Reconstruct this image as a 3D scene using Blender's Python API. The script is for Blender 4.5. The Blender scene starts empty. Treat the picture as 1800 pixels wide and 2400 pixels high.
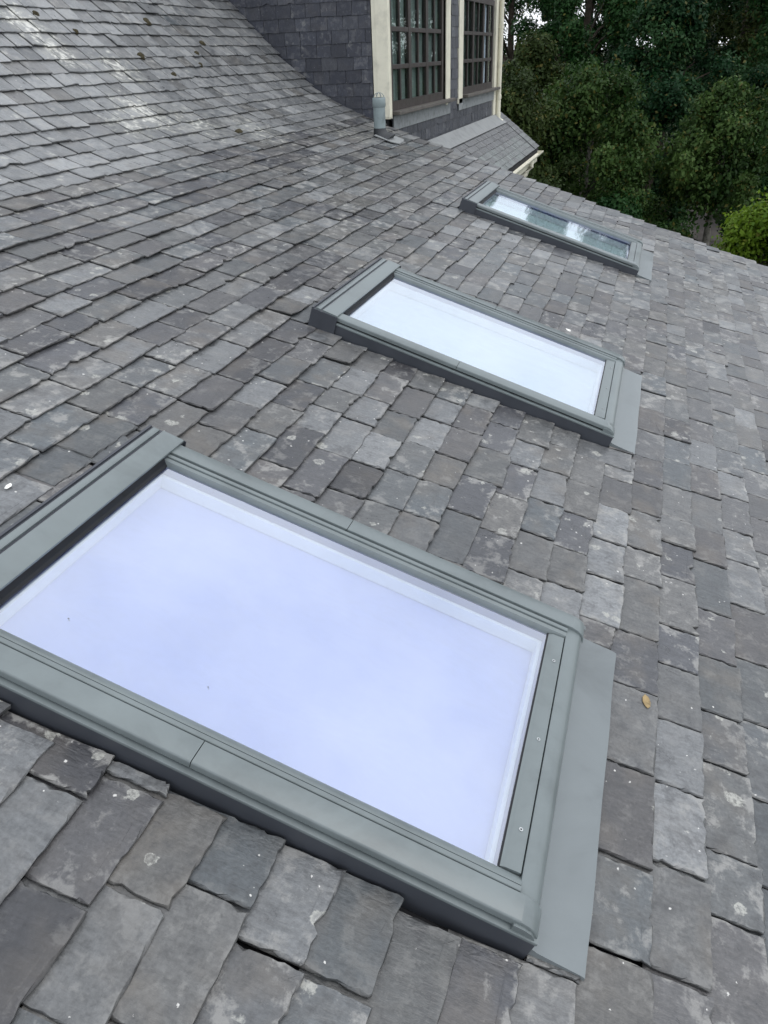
import bpy, math, random
import numpy as np
from mathutils import Matrix, Vector

R = math.radians
SC = bpy.context.scene
COL = SC.collection
rng = random.Random(11)

# ------------------------------------------------------------------ camera
cam_data = bpy.data.cameras.new('camera')
cam = bpy.data.objects.new('camera', cam_data)
COL.objects.link(cam)
CL = Vector((1.3286, -0.9628, 1.0950))
def cam_axes(pitch, yaw, roll):
    cy, sy, cp, sp = math.cos(yaw), math.sin(yaw), math.cos(pitch), math.sin(pitch)
    fwd = Vector((sy * cp, cy * cp, -sp))
    right = Vector((cy, -sy, 0.0))
    down = Vector((-sy * sp, -cy * sp, -cp))
    cr, sr = math.cos(roll), math.sin(roll)
    return cr * right + sr * down, -sr * right + cr * down, fwd
c_right, c_down, c_fwd = cam_axes(0.5411, -0.3363, 0.0421)
m = Matrix.Identity(4)
for i in range(3):
    m[i][0], m[i][1], m[i][2], m[i][3] = c_right[i], -c_down[i], -c_fwd[i], CL[i]
cam.matrix_world = m
cam_data.sensor_fit = 'VERTICAL'
cam_data.sensor_height = 36.0
cam_data.lens = 1774.3 / 2400.0 * 36.0
cam_data.clip_start = 0.05
cam_data.clip_end = 3000.0
SC.camera = cam

# ------------------------------------------------------------------ sky, sun, exposure
SUN_EL, SUN_AZ = 62.0, 92.0          # azimuth measured from +Y (along the roof) towards +X (the eaves)
world = bpy.data.worlds.new('World')
SC.world = world
world.use_nodes = True
wt = world.node_tree
wt.nodes.clear()
wo = wt.nodes.new('ShaderNodeOutputWorld')
bg = wt.nodes.new('ShaderNodeBackground')
sky = wt.nodes.new('ShaderNodeTexSky')
sky.sky_type = 'NISHITA'
sky.sun_disc = False
sky.sun_elevation = R(SUN_EL)
sky.sun_rotation = R(SUN_AZ)
sky.air_density = 1.0
sky.dust_density = 2.0
tc = wt.nodes.new('ShaderNodeTexCoord')
cn = wt.nodes.new('ShaderNodeTexNoise')
cn.inputs['Scale'].default_value = 2.2
cn.inputs['Detail'].default_value = 6.0
cn.inputs['Roughness'].default_value = 0.55
cr_ = wt.nodes.new('ShaderNodeMapRange')
cr_.inputs['From Min'].default_value = 0.36
cr_.inputs['From Max'].default_value = 0.62
cr_.inputs['To Min'].default_value = 0.62
cr_.inputs['To Max'].default_value = 0.97
mx = wt.nodes.new('ShaderNodeMix')
mx.data_type = 'RGBA'
mx.inputs['B'].default_value = (14.0, 14.6, 15.5, 1.0)     # lit cloud layer
wt.links.new(tc.outputs['Generated'], cn.inputs['Vector'])
wt.links.new(cn.outputs['Fac'], cr_.inputs['Value'])
wt.links.new(cr_.outputs['Result'], mx.inputs['Factor'])
wt.links.new(sky.outputs['Color'], mx.inputs['A'])
wt.links.new(mx.outputs['Result'], bg.inputs['Color'])
bg.inputs['Strength'].default_value = 0.10
wt.links.new(bg.outputs[0], wo.inputs[0])

sun_data = bpy.data.lights.new('sun', 'SUN')
sun_data.energy = 0.8
sun_data.angle = R(35.0)
sun_data.color = (1.0, 0.97, 0.93)
sun = bpy.data.objects.new('sun', sun_data)
COL.objects.link(sun)
sd = Vector((math.sin(R(SUN_AZ)) * math.cos(R(SUN_EL)), math.cos(R(SUN_AZ)) * math.cos(R(SUN_EL)), math.sin(R(SUN_EL))))
sun.rotation_euler = (-sd).to_track_quat('-Z', 'Y').to_euler()
sun.location = (6, 6, 20)

SC.view_settings.view_transform = 'Standard'
SC.view_settings.look = 'None'
SC.view_settings.exposure = 0.14
SC.view_settings.gamma = 1.0
SC.view_settings.use_curve_mapping = False
SC.cycles.max_bounces = 5
SC.cycles.diffuse_bounces = 2
SC.cycles.glossy_bounces = 3
SC.cycles.transparent_max_bounces = 12
SC.cycles.use_adaptive_sampling = True
SC.cycles.adaptive_threshold = 0.02
SC.cycles.use_denoising = True

# ------------------------------------------------------------------ helpers
class MB:
    """collects vertices and faces for one mesh; per-vertex colour and vector attributes"""
    def __init__(self):
        self.v, self.f, self.rnd, self.loc = [], [], [], []
    def add(self, verts, faces, rnd=None, loc=None):
        b = len(self.v)
        self.v.extend(verts)
        self.f.extend([tuple(b + i for i in q) for q in faces])
        if rnd is not None:
            self.rnd.extend([rnd] * len(verts))
        if loc is not None:
            self.loc.extend(loc)
    def box(self, x0, x1, y0, y1, z0, z1):
        self.add([(x0, y0, z0), (x1, y0, z0), (x1, y1, z0), (x0, y1, z0), (x0, y0, z1), (x1, y0, z1), (x1, y1, z1), (x0, y1, z1)],
                 [(3, 2, 1, 0), (4, 5, 6, 7), (0, 1, 5, 4), (1, 2, 6, 5), (2, 3, 7, 6), (3, 0, 4, 7)])
    def extrude(self, prof, axis, t0, t1):
        """closed profile [(p, q)] swept along axis 0 (profile = y, z) or 1 (profile = x, z)"""
        n = len(prof)
        mk = (lambda p, q, t: (t, p, q)) if axis == 0 else (lambda p, q, t: (p, t, q))
        vs = [mk(p, q, t0) for p, q in prof] + [mk(p, q, t1) for p, q in prof]
        fs = [(i, (i + 1) % n, n + (i + 1) % n, n + i) for i in range(n)]
        fs += [tuple(range(n - 1, -1, -1)), tuple(range(n, 2 * n))]
        self.add(vs, fs)
    def tube(self, pts, radii, seg=12, cap=True):
        b = len(self.v)
        pts = [Vector(p) for p in pts]
        for i, p in enumerate(pts):
            d = (pts[min(i + 1, len(pts) - 1)] - pts[max(i - 1, 0)]).normalized()
            a = d.cross(Vector((0.31, 0.17, 0.93))) if abs(d.z) < 0.9 else d.cross(Vector((1, 0.2, 0)))
            a.normalize()
            c = d.cross(a)
            for k in range(seg):
                t = 2 * math.pi * k / seg
                q = p + (a * math.cos(t) + c * math.sin(t)) * radii[i]
                self.v.append(tuple(q))
        for i in range(len(pts) - 1):
            for k in range(seg):
                self.f.append((b + i * seg + k, b + i * seg + (k + 1) % seg, b + (i + 1) * seg + (k + 1) % seg, b + (i + 1) * seg + k))
        if cap:
            self.f.append(tuple(b + k for k in range(seg - 1, -1, -1)))
            self.f.append(tuple(b + (len(pts) - 1) * seg + k for k in range(seg)))
    def build(self, name, mat, parent=None, smooth=False, bevel=0.0, fix=True):
        me = bpy.data.meshes.new(name)
        me.from_pydata(self.v, [], self.f)
        if fix and not self.rnd:
            import bmesh
            bm = bmesh.new()
            bm.from_mesh(me)
            bmesh.ops.recalc_face_normals(bm, faces=bm.faces)
            if bevel:
                es = [e for e in bm.edges if len(e.link_faces) == 2 and e.calc_face_angle(0) > 0.5]
                bmesh.ops.bevel(bm, geom=es, offset=bevel, segments=2, affect='EDGES', profile=0.6, clamp_overlap=True)
            bm.to_mesh(me)
            bm.free()
        if self.rnd:
            a = me.attributes.new('rnd', 'FLOAT_COLOR', 'POINT')
            a.data.foreach_set('color', np.array(self.rnd, dtype=np.float32).ravel())
        if self.loc:
            a = me.attributes.new('loc', 'FLOAT_VECTOR', 'POINT')
            a.data.foreach_set('vector', np.array(self.loc, dtype=np.float32).ravel())
        if smooth:
            me.polygons.foreach_set('use_smooth', [True] * len(me.polygons))
        me.materials.append(mat)
        o = bpy.data.objects.new(name, me)
        COL.objects.link(o)
        if parent is not None:
            o.parent = parent
        return o

def auto_smooth(o, ang=35):
    """smooth shading with sharp edges where faces meet at more than ang"""
    me = o.data
    me.polygons.foreach_set('use_smooth', [True] * len(me.polygons))
    try:
        me.set_sharp_from_angle(angle=R(ang))
    except Exception:
        pass
    return o

def empty(name, loc=(0, 0, 0), rot=(0, 0, 0)):
    o = bpy.data.objects.new(name, None)
    COL.objects.link(o)
    o.location = loc
    o.rotation_euler = rot
    o.empty_display_size = 0.1
    return o

def tag(o, label=None, cat=None, group=None, kind=None):
    if label: o['label'] = label
    if cat: o['category'] = cat
    if group: o['group'] = group
    if kind: o['kind'] = kind
    return o

# ------------------------------------------------------------------ materials
def new_mat(name):
    mt = bpy.data.materials.new(name)
    mt.use_nodes = True
    nt = mt.node_tree
    bs = nt.nodes['Principled BSDF']
    return mt, nt, bs

class NT:
    """short node writer"""
    def __init__(self, nt): self.nt = nt
    def n(self, typ, **kw):
        nd = self.nt.nodes.new(typ)
        for k, v in kw.items():
            if k.startswith('_'): setattr(nd, k[1:], v)
        return nd
    def link(self, a, b): self.nt.links.new(a, b)
    def put(self, sock, val):
        if hasattr(val, 'is_output') or isinstance(val, bpy.types.NodeSocket): self.link(val, sock)
        else: sock.default_value = val
    def noise(self, vec, scale, detail=4.0, rough=0.5, dist=0.0):
        nd = self.n('ShaderNodeTexNoise')
        self.put(nd.inputs['Vector'], vec)
        nd.inputs['Scale'].default_value = scale
        nd.inputs['Detail'].default_value = detail
        nd.inputs['Roughness'].default_value = rough
        nd.inputs['Distortion'].default_value = dist
        return nd.outputs['Fac']
    def voronoi(self, vec, scale, feature='F1', out='Distance', rand=1.0):
        nd = self.n('ShaderNodeTexVoronoi')
        nd.feature = feature
        self.put(nd.inputs['Vector'], vec)
        nd.inputs['Scale'].default_value = scale
        nd.inputs['Randomness'].default_value = rand
        return nd.outputs[out]
    def rng(self, val, a, b, c=0.0, d=1.0, smooth=False):
        nd = self.n('ShaderNodeMapRange')
        if smooth: nd.interpolation_type = 'SMOOTHSTEP'
        self.put(nd.inputs['Value'], val)
        for k, v in zip(('From Min', 'From Max', 'To Min', 'To Max'), (a, b, c, d)): nd.inputs[k].default_value = v
        return nd.outputs['Result']
    def math(self, op, a, b=None):
        nd = self.n('ShaderNodeMath')
        nd.operation = op
        self.put(nd.inputs[0], a)
        if b is not None: self.put(nd.inputs[1], b)
        return nd.outputs[0]
    def vmath(self, op, a, b=None, scale=None):
        nd = self.n('ShaderNodeVectorMath')
        nd.operation = op
        self.put(nd.inputs[0], a)
        if b is not None: self.put(nd.inputs[1], b)
        if scale is not None: nd.inputs['Scale'].default_value = scale
        return nd.outputs['Value'] if op in ('DISTANCE', 'LENGTH', 'DOT_PRODUCT') else nd.outputs['Vector']
    def mix(self, fac, a, b, blend='MIX'):
        nd = self.n('ShaderNodeMix')
        nd.data_type = 'RGBA'
        nd.blend_type = blend
        self.put(nd.inputs['Factor'], fac)
        self.put(nd.inputs['A'], a)
        self.put(nd.inputs['B'], b)
        return nd.outputs['Result']
    def ramp(self, fac, stops, interp='LINEAR'):
        nd = self.n('ShaderNodeValToRGB')
        nd.color_ramp.interpolation = interp
        el = nd.color_ramp.elements
        while len(el) < len(stops): el.new(0.5)
        for e, (p, c) in zip(el, stops):
            e.position = p
            e.color = (*c, 1.0)
        self.put(nd.inputs['Fac'], fac)
        return nd.outputs['Color']
    def bump(self, h, strength, dist=0.002, normal=None):
        nd = self.n('ShaderNodeBump')
        nd.inputs['Strength'].default_value = strength
        nd.inputs['Distance'].default_value = dist
        self.put(nd.inputs['Height'], h)
        if normal is not None: self.put(nd.inputs['Normal'], normal)
        return nd.outputs['Normal']

def slate_material(name, stops, lichen=1.0, rough=0.42, lime=None, spec=0.5):
    mt, nt, bs = new_mat(name)
    w = NT(nt)
    at = w.n('ShaderNodeAttribute'); at.attribute_name = 'rnd'
    al = w.n('ShaderNodeAttribute'); al.attribute_name = 'loc'
    sep = w.n('ShaderNodeSeparateColor'); w.link(at.outputs['Color'], sep.inputs[0])
    r, g, b = sep.outputs[0], sep.outputs[1], sep.outputs[2]
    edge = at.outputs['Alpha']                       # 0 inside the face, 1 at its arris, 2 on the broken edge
    loc = al.outputs['Vector']
    rim = w.rng(edge, 0.0, 1.0)
    # cleavage grain runs down the slope (second coordinate of loc)
    st = w.vmath('MULTIPLY', loc, (3.4, 1.0, 1.0))
    grain = w.noise(st, 24.0, 4.0, 0.62, 0.25)
    big = w.noise(loc, 8.0, 2.0, 0.5)
    fine = w.noise(loc, 120.0, 4.0, 0.7)
    col = w.ramp(r, stops)
    val = w.math('ADD', w.rng(grain, 0.3, 0.7, 0.80, 1.20), w.rng(fine, 0.3, 0.7, -0.20, 0.20))
    val = w.math('MULTIPLY', val, w.rng(g, 0.0, 1.0, 0.82, 1.20))
    comb = w.n('ShaderNodeCombineColor')
    for k in range(3): w.link(val, comb.inputs[k])
    col = w.mix(1.0, col, comb.outputs[0], 'MULTIPLY')
    warm = w.math('MULTIPLY', w.rng(big, 0.46, 0.66, 0.0, 0.42), b)
    col = w.mix(warm, col, (0.135, 0.116, 0.094, 1))
    # darker damp patches, then pale dusty crust that gathers at the arrises
    dust = w.noise(loc, 15.0, 5.0, 0.70, 0.15)
    col = w.mix(w.rng(dust, 0.47, 0.32, 0.0, 0.60), col, (0.036, 0.037, 0.040, 1))
    dm = w.rng(w.math('ADD', dust, w.math('MULTIPLY', rim, 0.07)), 0.540, 0.64, 0.0, 0.66)
    dm = w.math('MULTIPLY', dm, w.rng(g, 0.1, 0.9, 0.25 * lichen, 1.0 * lichen))
    col = w.mix(dm, col, (0.29, 0.285, 0.27, 1))
    # lichen: pale ragged discs and rings of several sizes
    vc = w.n('ShaderNodeTexVoronoi'); w.link(loc, vc.inputs['Vector']); vc.inputs['Scale'].default_value = 15.0
    sp = w.n('ShaderNodeSeparateColor'); w.link(vc.outputs['Color'], sp.inputs[0])
    vdw = w.math('ADD', vc.outputs['Distance'], w.rng(dust, 0.3, 0.7, 0.24, -0.24))
    vdw = w.math('MULTIPLY', vdw, w.rng(sp.outputs[1], 0.0, 1.0, 0.75, 2.2))
    disc = w.rng(vdw, 0.27, 0.20, 0.0, 1.0)
    core = w.math('MULTIPLY', w.rng(vdw, 0.17, 0.08, 0.0, 0.6), w.rng(sp.outputs[2], 0.70, 0.80))
    pick = w.math('LESS_THAN', sp.outputs[0], w.rng(g, 0.2, 1.0, 0.05, 0.50))
    lm = w.math('MULTIPLY', w.math('MULTIPLY', w.math('SUBTRACT', disc, core), pick), w.rng(fine, 0.38, 0.58, 0.15 * lichen, 0.80 * lichen))
    col = w.mix(lm, col, (0.38, 0.38, 0.345, 1))
    # small white specks
    vs = w.n('ShaderNodeTexVoronoi'); w.link(loc, vs.inputs['Vector']); vs.inputs['Scale'].default_value = 52.0
    ss_ = w.n('ShaderNodeSeparateColor'); w.link(vs.outputs['Color'], ss_.inputs[0])
    spd = w.math('MULTIPLY', w.math('ADD', vs.outputs['Distance'], w.rng(fine, 0.3, 0.7, -0.15, 0.15)), w.rng(ss_.outputs[2], 0, 1, 0.7, 2.0))
    speck = w.math('MULTIPLY', w.rng(spd, 0.16, 0.10), w.math('GREATER_THAN', ss_.outputs[1], w.rng(b, 0, 1, 0.87, 0.985)))
    col = w.mix(w.math('MULTIPLY', speck, 0.85 * lichen), col, (0.62, 0.61, 0.58, 1))
    if lime:
        # old lime mortar smeared over a few slates
        geo = w.n('ShaderNodeNewGeometry'); pos = geo.outputs['Position']
        acc = None
        for (p, rad, amt) in lime:
            f = w.rng(w.vmath('DISTANCE', pos, p), rad, 0.0, 0.0, amt)
            acc = f if acc is None else w.math('MAXIMUM', acc, f)
        nz = w.noise(pos, 19.0, 5.0, 0.75, 0.2)
        lm2 = w.rng(w.math('ADD', nz, w.math('MULTIPLY', acc, 0.24)), 0.655, 0.74, 0.0, 0.85)
        lm2 = w.math('MULTIPLY', lm2, w.rng(acc, 0.02, 0.2))
        lm3 = w.math('MULTIPLY', w.rng(w.math('ADD', nz, w.math('MULTIPLY', acc, 0.2)), 0.52, 0.66, 0.0, 0.5), w.rng(acc, 0.02, 0.3))
        col = w.mix(lm3, col, (0.27, 0.27, 0.235, 1))
        col = w.mix(lm2, col, (0.58, 0.575, 0.53, 1))
    # shade along the broken edge put into its colour, together with dirt
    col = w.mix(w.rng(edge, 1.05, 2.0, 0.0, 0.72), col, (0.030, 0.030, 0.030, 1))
    w.link(col, bs.inputs['Base Color'])
    w.link(w.math('ADD', w.rng(dust, 0.3, 0.7, rough - 0.08, rough + 0.16), w.rng(b, 0, 1, -0.05, 0.10)), bs.inputs['Roughness'])
    bs.inputs['Specular IOR Level'].default_value = spec
    h = w.math('ADD', w.math('MULTIPLY', grain, 0.9), w.math('MULTIPLY', fine, 0.30))
    h = w.math('ADD', h, w.math('MULTIPLY', big, 1.5))
    w.link(w.bump(h, 0.6, 0.004), bs.inputs['Normal'])
    return mt

LIME = [((-2.13, 4.21, 0.80), 0.34, 1.0), ((-2.05, 3.87, 0.75), 0.26, 0.8), ((-2.79, 4.0, 1.36), 0.26, 1.0), ((-2.63, 4.05, 1.21), 0.24, 0.95), ((-2.49, 4.52, 1.08), 0.28, 0.8),
        ((-1.95, 4.6, 0.70), 0.40, 0.6), ((-1.75, 5.2, 0.6), 0.45, 0.55), ((-1.4, 6.4, 0.47), 0.4, 0.5)]
M = {}
M['slate'] = slate_material('weathered_slate', [(0.0, (0.036, 0.036, 0.040)), (0.16, (0.058, 0.061, 0.069)), (0.28, (0.080, 0.077, 0.078)), (0.40, (0.076, 0.086, 0.093)), (0.52, (0.094, 0.092, 0.088)),
                                                 (0.68, (0.122, 0.128, 0.133)), (0.82, (0.170, 0.176, 0.180)), (1.0, (0.235, 0.242, 0.245))], 1.0, 0.36, LIME, 0.6)
M['wall_slate'] = slate_material('hung_slate', [(0.0, (0.026, 0.029, 0.042)), (0.4, (0.038, 0.042, 0.057)), (0.75, (0.050, 0.054, 0.069)), (1.0, (0.080, 0.083, 0.092))], 0.32, 0.5)
M['lower_slate'] = slate_material('lower_roof_slate', [(0.0, (0.070, 0.070, 0.074)), (0.5, (0.100, 0.103, 0.104)), (1.0, (0.140, 0.158, 0.152))], 0.30, 0.42)

def paint(name, color, rough=0.4, metal=0.0, spec=0.5, grime=0.12, scale=9.0, bump=0.08):
    mt, nt, bs = new_mat(name)
    w = NT(nt)
    geo = w.n('ShaderNodeNewGeometry')
    nz = w.noise(geo.outputs['Position'], scale, 6.0, 0.65, 0.4)
    nf = w.noise(geo.outputs['Position'], scale * 22, 3.0, 0.6)
    dark = tuple(c * (1 - 2.2 * grime) for c in color)
    lite = tuple(min(1, c * (1 + grime)) for c in color)
    col = w.ramp(nz, [(0.3, dark), (0.5, color), (0.72, lite)])
    w.link(col, bs.inputs['Base Color'])
    w.link(w.rng(nz, 0.3, 0.7, max(0.05, rough - 0.07), rough + 0.1), bs.inputs['Roughness'])
    bs.inputs['Metallic'].default_value = metal
    bs.inputs['Specular IOR Level'].default_value = spec
    if bump:
        w.link(w.bump(nf, bump, 0.001), bs.inputs['Normal'])
    return mt

M['cover'] = paint('grey_coated_aluminium', (0.152, 0.177, 0.180), 0.34, 0.0, 0.5, 0.12, 3.5, 0.05)
M['kerb'] = paint('shade_darkened_flashing', (0.052, 0.057, 0.068), 0.45, 0.0, 0.4, 0.06, 6.0, 0.04)  # same grey flashing, with the shade of its sides put into the colour
M['apron'] = paint('grey_apron_sheet', (0.158, 0.178, 0.184), 0.36, 0.0, 0.5, 0.12, 3.0, 0.05)
M['rubber'] = paint('black_rubber', (0.012, 0.013, 0.016), 0.55, 0, 0.3, 0.2, 30.0, 0.2)
M['spacer'] = paint('lavender_spacer', (0.16, 0.16, 0.30), 0.5, 0, 0.4, 0.04, 8.0, 0)
M['lining'] = paint('white_lining', (0.88, 0.88, 0.88), 0.5, 0, 0.4, 0.03, 7.0, 0)
M['blind'] = paint('lavender_blind', (0.47, 0.49, 0.76), 0.7, 0, 0.3, 0.02, 3.0, 0)
M['blind_pale'] = paint('white_blind', (0.66, 0.72, 0.75), 0.7, 0, 0.3, 0.02, 3.0, 0)
M['blind_green'] = paint('reflection_green_blind', (0.76, 0.86, 0.78), 0.7, 0, 0.3, 0.02, 3.0, 0)  # green-grey of the reflected trees is put into the blind's colour
M['steel'] = paint('screw_steel', (0.5, 0.52, 0.52), 0.3, 0.8, 0.5, 0.1, 50.0, 0)
M['cream'] = paint('cream_paint', (0.72, 0.69, 0.56), 0.5, 0, 0.5, 0.09, 7.0, 0.15)
M['brown'] = paint('dark_brown_timber', (0.027, 0.019, 0.0155), 0.5, 0, 0.45, 0.15, 9.0, 0.15)
M['silltop'] = paint('weathered_sill', (0.11, 0.100, 0.090), 0.65, 0, 0.3, 0.22, 9.0, 0.3)
M['lead'] = paint('weathered_lead', (0.24, 0.25, 0.25), 0.6, 0, 0.4, 0.14, 8.0, 0.2)
M['leadboard'] = paint('streaked_lead_skirt', (0.23, 0.245, 0.25), 0.6, 0, 0.4, 0.2, 14.0, 0.3)
M['vent'] = paint('pale_blue_grey_plastic', (0.22, 0.265, 0.27), 0.5, 0, 0.45, 0.18, 9.0, 0.1)
M['boot'] = paint('dark_lead_boot', (0.035, 0.038, 0.042), 0.55, 0, 0.4, 0.15, 12.0, 0.2)
M['deck'] = paint('roof_felt', (0.022, 0.022, 0.024), 0.9, 0, 0.2, 0.2, 9.0, 0.3)
M['stone'] = paint('rubble_wall', (0.20, 0.19, 0.175), 0.85, 0, 0.2, 0.25, 3.0, 0.5)
M['room'] = paint('dim_room', (0.10, 0.11, 0.10), 0.9, 0, 0.1, 0.1, 2.0, 0)
M['curtain'] = paint('pale_curtain', (0.25, 0.285, 0.225), 0.9, 0, 0.1, 0.08, 4.0, 0)
M['whitecurtain'] = paint('white_blind_strip', (0.85, 0.85, 0.83), 0.8, 0, 0.1, 0.03, 4.0, 0)
M['moss'] = paint('brown_moss', (0.055, 0.048, 0.030), 0.95, 0, 0.1, 0.3, 60.0, 1.0)
M['yellowleaf'] = paint('dry_yellow_leaf', (0.30, 0.22, 0.11), 0.7, 0, 0.3, 0.2, 60.0, 0.4)
M['white'] = paint('chalky_white', (0.78, 0.78, 0.74), 0.8, 0, 0.2, 0.06, 40.0, 0.2)
M['bark'] = paint('bark', (0.055, 0.045, 0.035), 0.9, 0, 0.2, 0.3, 5.0, 0.8)
M['palebark'] = paint('pale_bark', (0.16, 0.15, 0.13), 0.9, 0, 0.2, 0.35, 5.0, 0.8)
M['path'] = paint('tarmac_path', (0.16, 0.145, 0.135), 0.9, 0, 0.2, 0.12, 1.0, 0.4)
M['lawn'] = paint('mown_grass', (0.10, 0.115, 0.035), 0.9, 0, 0.2, 0.2, 2.0, 0.5)
M['ground'] = paint('woodland_floor', (0.022, 0.032, 0.013), 0.95, 0, 0.1, 0.3, 0.6, 0.6)

def glass_material(name, tint, base, dirt=True, cap=0.96, rough=0.0):
    mt = bpy.data.materials.new(name)
    mt.use_nodes = True
    nt = mt.node_tree
    nt.nodes.clear()
    w = NT(nt)
    out = w.n('ShaderNodeOutputMaterial')
    tr = w.n('ShaderNodeBsdfTransparent'); tr.inputs['Color'].default_value = (0.88, 0.92, 0.96, 1)
    gl = w.n('ShaderNodeBsdfGlossy'); gl.inputs['Color'].default_value = (*tint, 1); gl.inputs['Roughness'].default_value = rough
    fr = w.n('ShaderNodeFresnel'); fr.inputs['IOR'].default_value = 1.6
    fac = w.math('MINIMUM', w.math('ADD', w.math('MULTIPLY', fr.outputs[0], 1.5), base), cap)
    gb = w.n('ShaderNodeNewGeometry')                 # the inner face of the pane adds no second reflection
    fac = w.math('MULTIPLY', fac, w.math('SUBTRACT', 1.0, gb.outputs['Backfacing']))
    ms = w.n('ShaderNodeMixShader')
    w.link(fac, ms.inputs[0]); w.link(tr.outputs[0], ms.inputs[1]); w.link(gl.outputs[0], ms.inputs[2])
    res = ms.outputs[0]
    if dirt:
        geo = w.n('ShaderNodeNewGeometry')
        v = w.n('ShaderNodeTexVoronoi'); v.inputs['Scale'].default_value = 11.0; w.link(w.vmath('MULTIPLY', geo.outputs['Position'], (1.0, 1.0, 0.0)), v.inputs['Vector'])
        sp = w.n('ShaderNodeSeparateColor'); w.link(v.outputs['Color'], sp.inputs[0])
        sz = w.math('MULTIPLY', v.outputs['Distance'], w.rng(sp.outputs[1], 0, 1, 1.1, 4.0))
        dot = w.math('MULTIPLY', w.rng(sz, 0.045, 0.03), w.math('GREATER_THAN', sp.outputs[0], 0.74))
        # thin film of dried rain and dust
        film = w.noise(w.vmath('MULTIPLY', geo.outputs['Position'], (1.0, 2.6, 1.0)), 3.0, 6.0, 0.7, 0.5)
        fd = w.n('ShaderNodeBsdfDiffuse'); fd.inputs['Color'].default_value = (0.55, 0.56, 0.58, 1)
        m0 = w.n('ShaderNodeMixShader')
        w.link(w.rng(film, 0.40, 0.72, 0.0, 0.06), m0.inputs[0]); w.link(res, m0.inputs[1]); w.link(fd.outputs[0], m0.inputs[2])
        res = m0.outputs[0]
        df = w.n('ShaderNodeBsdfDiffuse'); df.inputs['Color'].default_value = (0.02, 0.02, 0.02, 1)
        m2 = w.n('ShaderNodeMixShader')
        w.link(dot, m2.inputs[0]); w.link(res, m2.inputs[1]); w.link(df.outputs[0], m2.inputs[2])
        res = m2.outputs[0]
    w.link(res, out.inputs['Surface'])
    return mt
M['glass'] = glass_material('skylight_glass', (0.85, 0.885, 0.925), 0.25, True, 0.60, 0.03)
M['pane'] = glass_material('window_glass', (0.85, 0.95, 0.90), 0.04, False, 0.24)

# ------------------------------------------------------------------ roof profile (x = towards the eaves, z up)
PIT = 0.3219
TP = math.tan(PIT)
_ys = np.linspace(3.9, -8.0, 4761)
_t = np.clip((-1.4 - _ys) / 1.4, 0, 1)
_m = TP + (0.95 - TP) * (_t * _t * (3 - 2 * _t))
_z = np.zeros_like(_ys)
_z[1:] = np.cumsum((_m[1:] + _m[:-1]) / 2 * 0.0025)
_z -= np.interp(0, -_ys, _z)
_s = np.concatenate([[0], np.cumsum(np.hypot(0.0025, np.diff(_z)))])
_s -= np.interp(0, -_ys, _s)
_s = -_s                       # s grows towards the eaves, 0 at x = 0
_so, _xo, _zo, _mo = _s[::-1], _ys[::-1], _z[::-1], _m[::-1]
def prof(s):
    x = float(np.interp(s, _so, _xo)); z = float(np.interp(s, _so, _zo)); k = float(np.interp(s, _so, _mo))
    q = 1 / math.hypot(1, k)
    return x, z, k * q, q      # point and normal (nx, nz)
def on_roof(a, s, n):
    x, z, nx, nz = prof(s)
    return (x + nx * n, a, z + nz * n)
def project(p):
    d = Vector(p) - CL
    w = d.dot(c_fwd)
    if w < 0.05: return None
    return 900 + 1774.3 * d.dot(c_right) / w, 1200 + 1774.3 * d.dot(c_down) / w

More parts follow.
